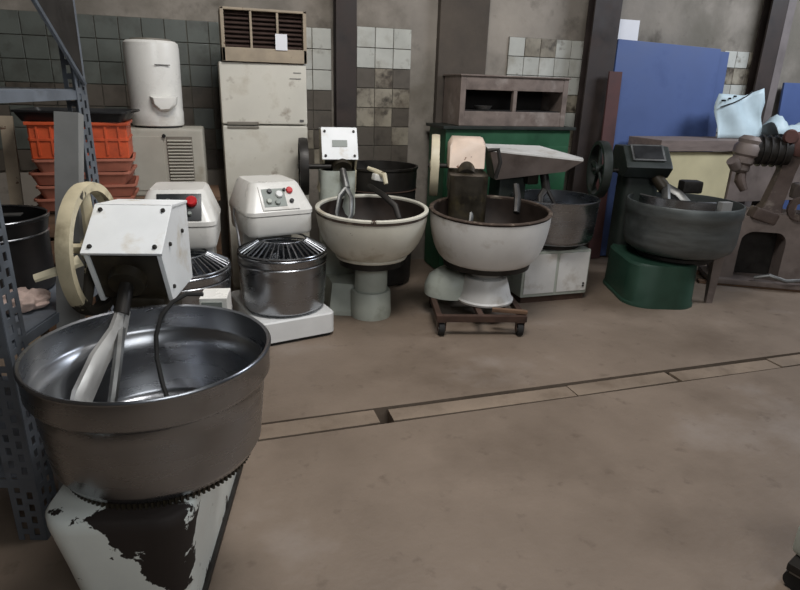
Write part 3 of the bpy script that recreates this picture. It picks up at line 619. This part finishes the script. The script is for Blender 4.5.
# ------------------------------------------------------------------ boards leaning at the back wall
def board(name, label, cat, x0, x1, yb, z1, th, mt, lean=.10, z0=0., extra=None):
    t_ = MB(); L_ = math.hypot(z1-z0, lean); a = math.atan2(lean, z1-z0)
    t_.box((0, 0, L_/2), (x1-x0, th, L_), bev=.004)
    o = t_.build(name, mt, loc=((x0+x1)/2, yb, z0+.004)); o.rotation_euler = (-a, 0, 0); return tag(o, label, cat)
board('blue_board', 'large blue board leaning on the back wall between the dark columns', 'board', 3.66, 4.86, 5.02, 2.05, .025, 'blue', .12).rotation_euler.y = R(1.6)
board('blue_board', 'narrow blue board showing behind the right edge of the large blue board', 'board', 4.32, 5.07, 5.10, 2.02, .025, 'blue', .11).rotation_euler.y = R(.8)
board('blue_board', 'blue board at the right frame edge beyond the dark column', 'board', 5.93, 6.6, 5.12, 1.75, .025, 'blue', .11)
board('brown_board', 'narrow red-brown board standing left of the large blue board', 'board', 3.60, 3.74, 4.98, 1.78, .02, 'brownboard', .06)
board('white_board', 'white board sticking up behind the large blue board', 'board', 3.66, 4.02, 5.20, 2.25, .012, 'paper', .06)
# workbench behind the grey bowl
t = thing('workbench', 'grey-topped workbench with cream front panel behind the dark grey bowl', 'bench', (4.85, 4.70, 0))
MB().box((0, .08, 1.16), (1.9, .46, .10), bev=.008).build('bench_top', 'benchgrey', t)
MB().box((-.48, -.10, .86), (.82, .03, .48), bev=.004).build('front_panel', 'benchcream', t)
MB().box((.42, -.10, .86), (.92, .03, .48), bev=.004).build('front_panel', 'castgrey', t)
for x in (-.88, .88):
    for y in (-.08, .24): MB().box((x, y, .555), (.06, .06, 1.11), bev=.004).build('leg', 'wood', t)
# pale sheet standing on the bench
bm = MB(); nx, nz = 14, 10; V = []
for j in range(nz+1):
    for i in range(nx+1):
        u, v = i/nx, j/nz; x = 4.70+.56*u
        ztop = 1.62+.10*max(0, (u-.62)/.38)-.02*u if u < .93 else 1.55
        V.append((x+.05*v*(.5-u)*.3+.02*math.sin(v*7), 4.74+.10*v+.03*math.sin(u*8+v*3), 1.215+(ztop-1.215)*v))
s_ = MB(); s_._add(V, [[j*(nx+1)+i, j*(nx+1)+i+1, (j+1)*(nx+1)+i+1, (j+1)*(nx+1)+i] for j in range(nz) for i in range(nx)])
o = s_.build('plastic_sheet', 'sheet', None, 80); tag(o, 'pale blue stiff sheet propped up on the workbench before the blue boards', 'sheet')
md = o.modifiers.new('thick', 'SOLIDIFY'); md.thickness = .006
ln = MB().tube([(4.72, 4.79, 1.50), (4.86, 4.775, 1.545), (5.0, 4.79, 1.60), (5.08, 4.80, 1.65)], .006, 6).build('seam', 'black', o)
for x, z in ((4.75, 1.56), (4.81, 1.58), (4.87, 1.60)): MB().cyl((x, 4.86, z), (x, 4.78, z), .009, 10).build('rivet', 'iron', o)
V = []; nx, nz = 16, 8
for j in range(nz+1):
    for i in range(nx+1):
        u, v = i/nx, j/nz; V.append((5.30+.50*u, 4.60+.30*v, 1.22+(.17+.05*math.sin(u*9)+.03*math.cos(u*17+v*5))*math.sin(PI*min(1, .08+v*.92))*(1-.35*u)))
s_ = MB(); s_._add(V, [[j*(nx+1)+i, j*(nx+1)+i+1, (j+1)*(nx+1)+i+1, (j+1)*(nx+1)+i] for j in range(nz) for i in range(nx)])
o = s_.build('plastic_cover', 'sheet', None, 80); tag(o, 'crumpled pale blue plastic cover lying on the workbench at the right', 'cover')
md = o.modifiers.new('thick', 'SOLIDIFY'); md.thickness = .004

# ------------------------------------------------------------------ slotted rack at the left
SA = math.atan2(.70, .20)            # direction of the side frame, near post to far post
t = thing('slotted_rack', 'grey slotted-angle storage rack at the left edge', 'rack', (-.656, 2.05, 0), 0)
vdir = Vector((.215, .735, 0)); vl = vdir.length; vdir.normalize(); udir = Vector((-vdir.y, vdir.x, 0))
def strip(mb, o, d, wd, h, cols):
    # perforated flange: wd along d from o, slots in cols columns
    n = Vector((-d.y, d.x, 0)); th = .0035; ang = math.atan2(d.y, d.x); pitch = .052; sl = .030; sw = wd/(cols*2+1)
    for c in range(cols+1):
        w0 = sw; xc = (2*c+.5)*sw
        p = o+d*xc; mb.box((p.x, p.y, h/2), (w0, th, h), (0, 0, ang))
    for c in range(cols):
        p = o+d*((2*c+1.5)*sw); z = 0.; off = (pitch/2 if c % 2 else 0)
        while z < h:
            z0 = z+off; hh = pitch-sl
            if z0+hh < h: mb.box((p.x, p.y, z0+hh/2), (sw, th, hh), (0, 0, ang))
            z += pitch
def post(p, d1, d2, h=2.35, wd=.085, cols=2):
    mb = MB(); p = Vector(p); strip(mb, p, d1, wd, h, cols); strip(mb, p, d2, wd, h, cols); return mb.build('post', 'rack', t, 0)
RW = .95
post((0, 0, 0), vdir, udir, cols=2, wd=.10); post(vdir*vl, -vdir, udir)
post(udir*RW, vdir, -udir); post(udir*RW+vdir*vl, -vdir, -udir)
ang = math.atan2(vdir.y, vdir.x)
for z in (.26, .765, 1.545, 2.25):
    c = vdir*vl/2
    for k in (0, RW):
        q = c+udir*(k+(.004 if k == 0 else -.004)); MB().box((q.x, q.y, z-.016), (vl, .006, .034), (0, 0, ang)).build('side_beam', 'rack', t)
    for k in (0, vl):
        q = vdir*k+udir*RW/2; MB().box((q.x, q.y, z-.016), (.006, RW, .034), (0, 0, ang)).build('shelf_beam', 'rack', t)
    if z < 2: q = c+udir*RW/2; MB().box((q.x, q.y, z+.002), (vl-.02, RW-.02, .006), (0, 0, ang)).build('shelf', 'rack', t)
# gusset plate and brace at the far post under the top beam
X = Matrix.Rotation(ang, 4, 'Z')
MB().prism([(vl-.70, 2.23), (vl-.02, 2.23), (vl-.02, 1.60)], -.004, .0, 'y', X).build('gusset', 'iron', t)
MB().tube([X @ Vector((vl-.70, -.010, 2.22)), X @ Vector((vl-.03, -.010, 1.57))], .010, 6).build('brace', 'rack', t)
# pale channel leaning on the rack
p0, p1 = Vector((-.60, 2.17, .004)), Vector((-.475, 2.52, 1.475)); d = p1-p0
o = MB(); o.box((0, 0, d.length/2), (.085, .006, d.length)); o.box((-.040, .02, d.length/2), (.006, .04, d.length)); o.box((.040, .02, d.length/2), (.006, .04, d.length))
o = o.build('steel_channel', 'channel', loc=p0); o.rotation_euler = (Matrix.Rotation(R(8), 3, 'Z') @ d.to_track_quat('Z', 'Y').to_matrix()).to_euler()
q = d.to_track_quat('Z', 'Y'); o.rotation_mode = 'QUATERNION'
zax = d.normalized(); xax = Vector((1, -.25, 0)); xax = (xax-zax*xax.dot(zax)).normalized(); yax = zax.cross(xax)
o.rotation_quaternion = Matrix((xax, yax, zax)).transposed().to_quaternion()
tag(o, 'pale grey steel channel leaning on the rack behind the flywheel', 'channel')
# things on the rack
t = thing('stock_pot', 'dark steel stock pot on the rack shelf beside the flywheel', 'pot', (-.84, 2.68, .771))
MB().lathe([(0, 0), (.185, 0), (.20, .012), (.203, .24), (.212, .29), (.216, .292), (.216, .302), (.208, .302), (.196, .24), (.19, .015), (0, .012)], 48).build('pot_body', 'potdark', t)
MB().tube([(.21*math.cos(R(a)), .21*math.sin(R(a)), .30) for a in range(0, 360, 8)], .006, 8, True).build('rim', 'steel', t)
MB().lathe([(.203, .232), (.208, .236), (.203, .24)], 48).build('bead', 'steel', t)
t = thing('small_pan', 'small steel pan on the left frame edge above the stock pot', 'pan', (-.89, 2.65, 1.0835))
MB().box((0, 0, -.003), (.36, .05, .004)).build('handle_bar', 'steel_dull', t)
MB().lathe([(0, 0), (.05, 0), (.085, .02), (.10, .06), (.10, .10), (.104, .105), (.094, .10), (.09, .06), (.075, .025), (0, .008)], 36).build('pan_body', 'steel', t)
bm = bmesh.new(); bmesh.ops.create_icosphere(bm, subdivisions=4, radius=1)
from mathutils import noise as mn
for v in bm.verts:
    k = 1+.35*mn.noise(v.co*2.3)+.15*mn.noise(v.co*6); v.co = Vector((v.co.x*.085*k, v.co.y*.08*k, max(-.0, (v.co.z*.5+.3)*.08*k)))
me = bpy.data.meshes.new('rag'); bm.to_mesh(me); bm.free(); me.materials.append(m['rag'])
for p in me.polygons: p.use_smooth = True
o = bpy.data.objects.new('rag', me); COL.objects.link(o); o.location = (-.70, 2.42, .771); tag(o, 'crumpled pinkish rag on the rack shelf below the stock pot', 'rag')

# ------------------------------------------------------------------ orange crate pile between rack and heater
t = thing('wooden_crate', 'wooden crate on the floor under the terracotta trays', 'crate', (-.745, 4.15, 0))
for k in range(5):
    for y in (-.19, .19): MB().box((0, y, .09+k*.165), (.56, .016, .14), bev=.003).build('slat', 'wood', t)
    for x in (-.28, .28): MB().box((x, 0, .09+k*.165), (.016, .37, .14), bev=.003).build('slat', 'wood', t)
for x in (-.26, .26):
    for y in (-.17, .17): MB().box((x, y, .42), (.03, .03, .84)).build('corner_post', 'wood', t)
MB().box((0, 0, .832), (.55, .37, .016)).build('deck', 'wood', t)
def tray_mesh(wx, wy, h, mt):
    a = MB(); a.loft([rrect(wx*s_, -wy*s_, wy*s_, z, .03) for z, s_ in ((0, .88), (h*.8, .97), (h*.82, 1.0), (h, 1.0), (h, .95), (h*.15, .85))]); return a.mesh('tray', mt)
tr = tray_mesh(.27, .19, .075, 'terra')
nm = ('lowest terracotta tray of the stack behind the front flywheel', 'second terracotta tray from the bottom of the stack behind the front flywheel', 'third terracotta tray from the bottom of the stack behind the flywheel', 'topmost terracotta tray of the stack right under the orange crate')
for k in range(4):
    o = bpy.data.objects.new('tray', tr); COL.objects.link(o); o.location = (-.71+.015*(k % 2), 4.10,   .842+k*.0755); o.rotation_euler = (0, 0, R((0, 3, -2, 4)[k])); tag(o, nm[k], 'tray', 'terracotta trays in a stack')
t = thing('orange_crate', 'bright orange plastic crate on top of the tray stack', 'crate', (-.70, 4.10, 1.146), 2)
for (c, s) in (((0, -.17, .10), (.50, .012, .20)), ((0, .17, .10), (.50, .012, .20)), ((-.25, 0, .10), (.012, .34, .20)), ((.25, 0, .10), (.012, .34, .20))):
    MB().box(c, s, bev=.004).build('side', 'orange', t)
MB().box((0, 0, .008), (.50, .34, .016), bev=.003).build('bottom', 'orange', t)
for z in (.195, .10): MB().loft([rrect(.262, -.182, .182, z+d_, .02) for d_ in (0, .014)]).build('lip', 'orange', t) if z < .15 else None
for y in (-.178, .178): MB().box((0, y, .195), (.53, .022, .018), bev=.004).build('lip', 'orange', t)
for x in (-.258, .258): MB().box((x, 0, .195), (.022, .36, .018), bev=.004).build('lip', 'orange', t)
for k in range(7): MB().box((-.21+k*.07, -.179, .10), (.010, .008, .16)).build('rib', 'orange', t)
t = thing('black_tray', 'black shallow tray lying across the top of the orange crate', 'tray', (-.71, 4.10, 1.352), -3)
inst('tray_body', tray_mesh(.30, .20, .06, 'black'), t)
inst('tray_handle', MB().tube([(.28, -.05, .05), (.33, -.04, .06), (.33, .04, .06), (.28, .05, .05)], .008, 6).mesh('tray_handle', 'iron'), t)
board('pale_plank', 'narrow pale plank leaning behind the rack left of the orange crate', 'plank', -1.15, -1.08, 3.95, 1.36, .02, 'acframe', .25)

# ------------------------------------------------------------------ corner of a dolly at the lower right
t = thing('equipment_dolly', 'corner of a dark dolly with pale box at the lower right frame edge', 'dolly', (2.02, 1.03, 0), 20)
MB().box((0, 0, .09), (.36, .36, .03), bev=.005).build('deck', 'iron', t)
for x in (-.15, .15):
    for y in (-.15, .15):
        k = MB().cyl((x-.014, y, .036), (x+.014, y, .036), .036, 18).build('caster_wheel', 'rubber', t)
        MB().box((x, y, .07), (.04, .04, .014)).build('caster_fork', 'steel_dull', k)
tag(MB().box((0, 0, .06), (.28, .28, .12), bev=.02).build('pale_box', 'palegreen', loc=(1.985, 1.04, .1055)), 'pale green metal box on the dolly at the lower right edge', 'box')
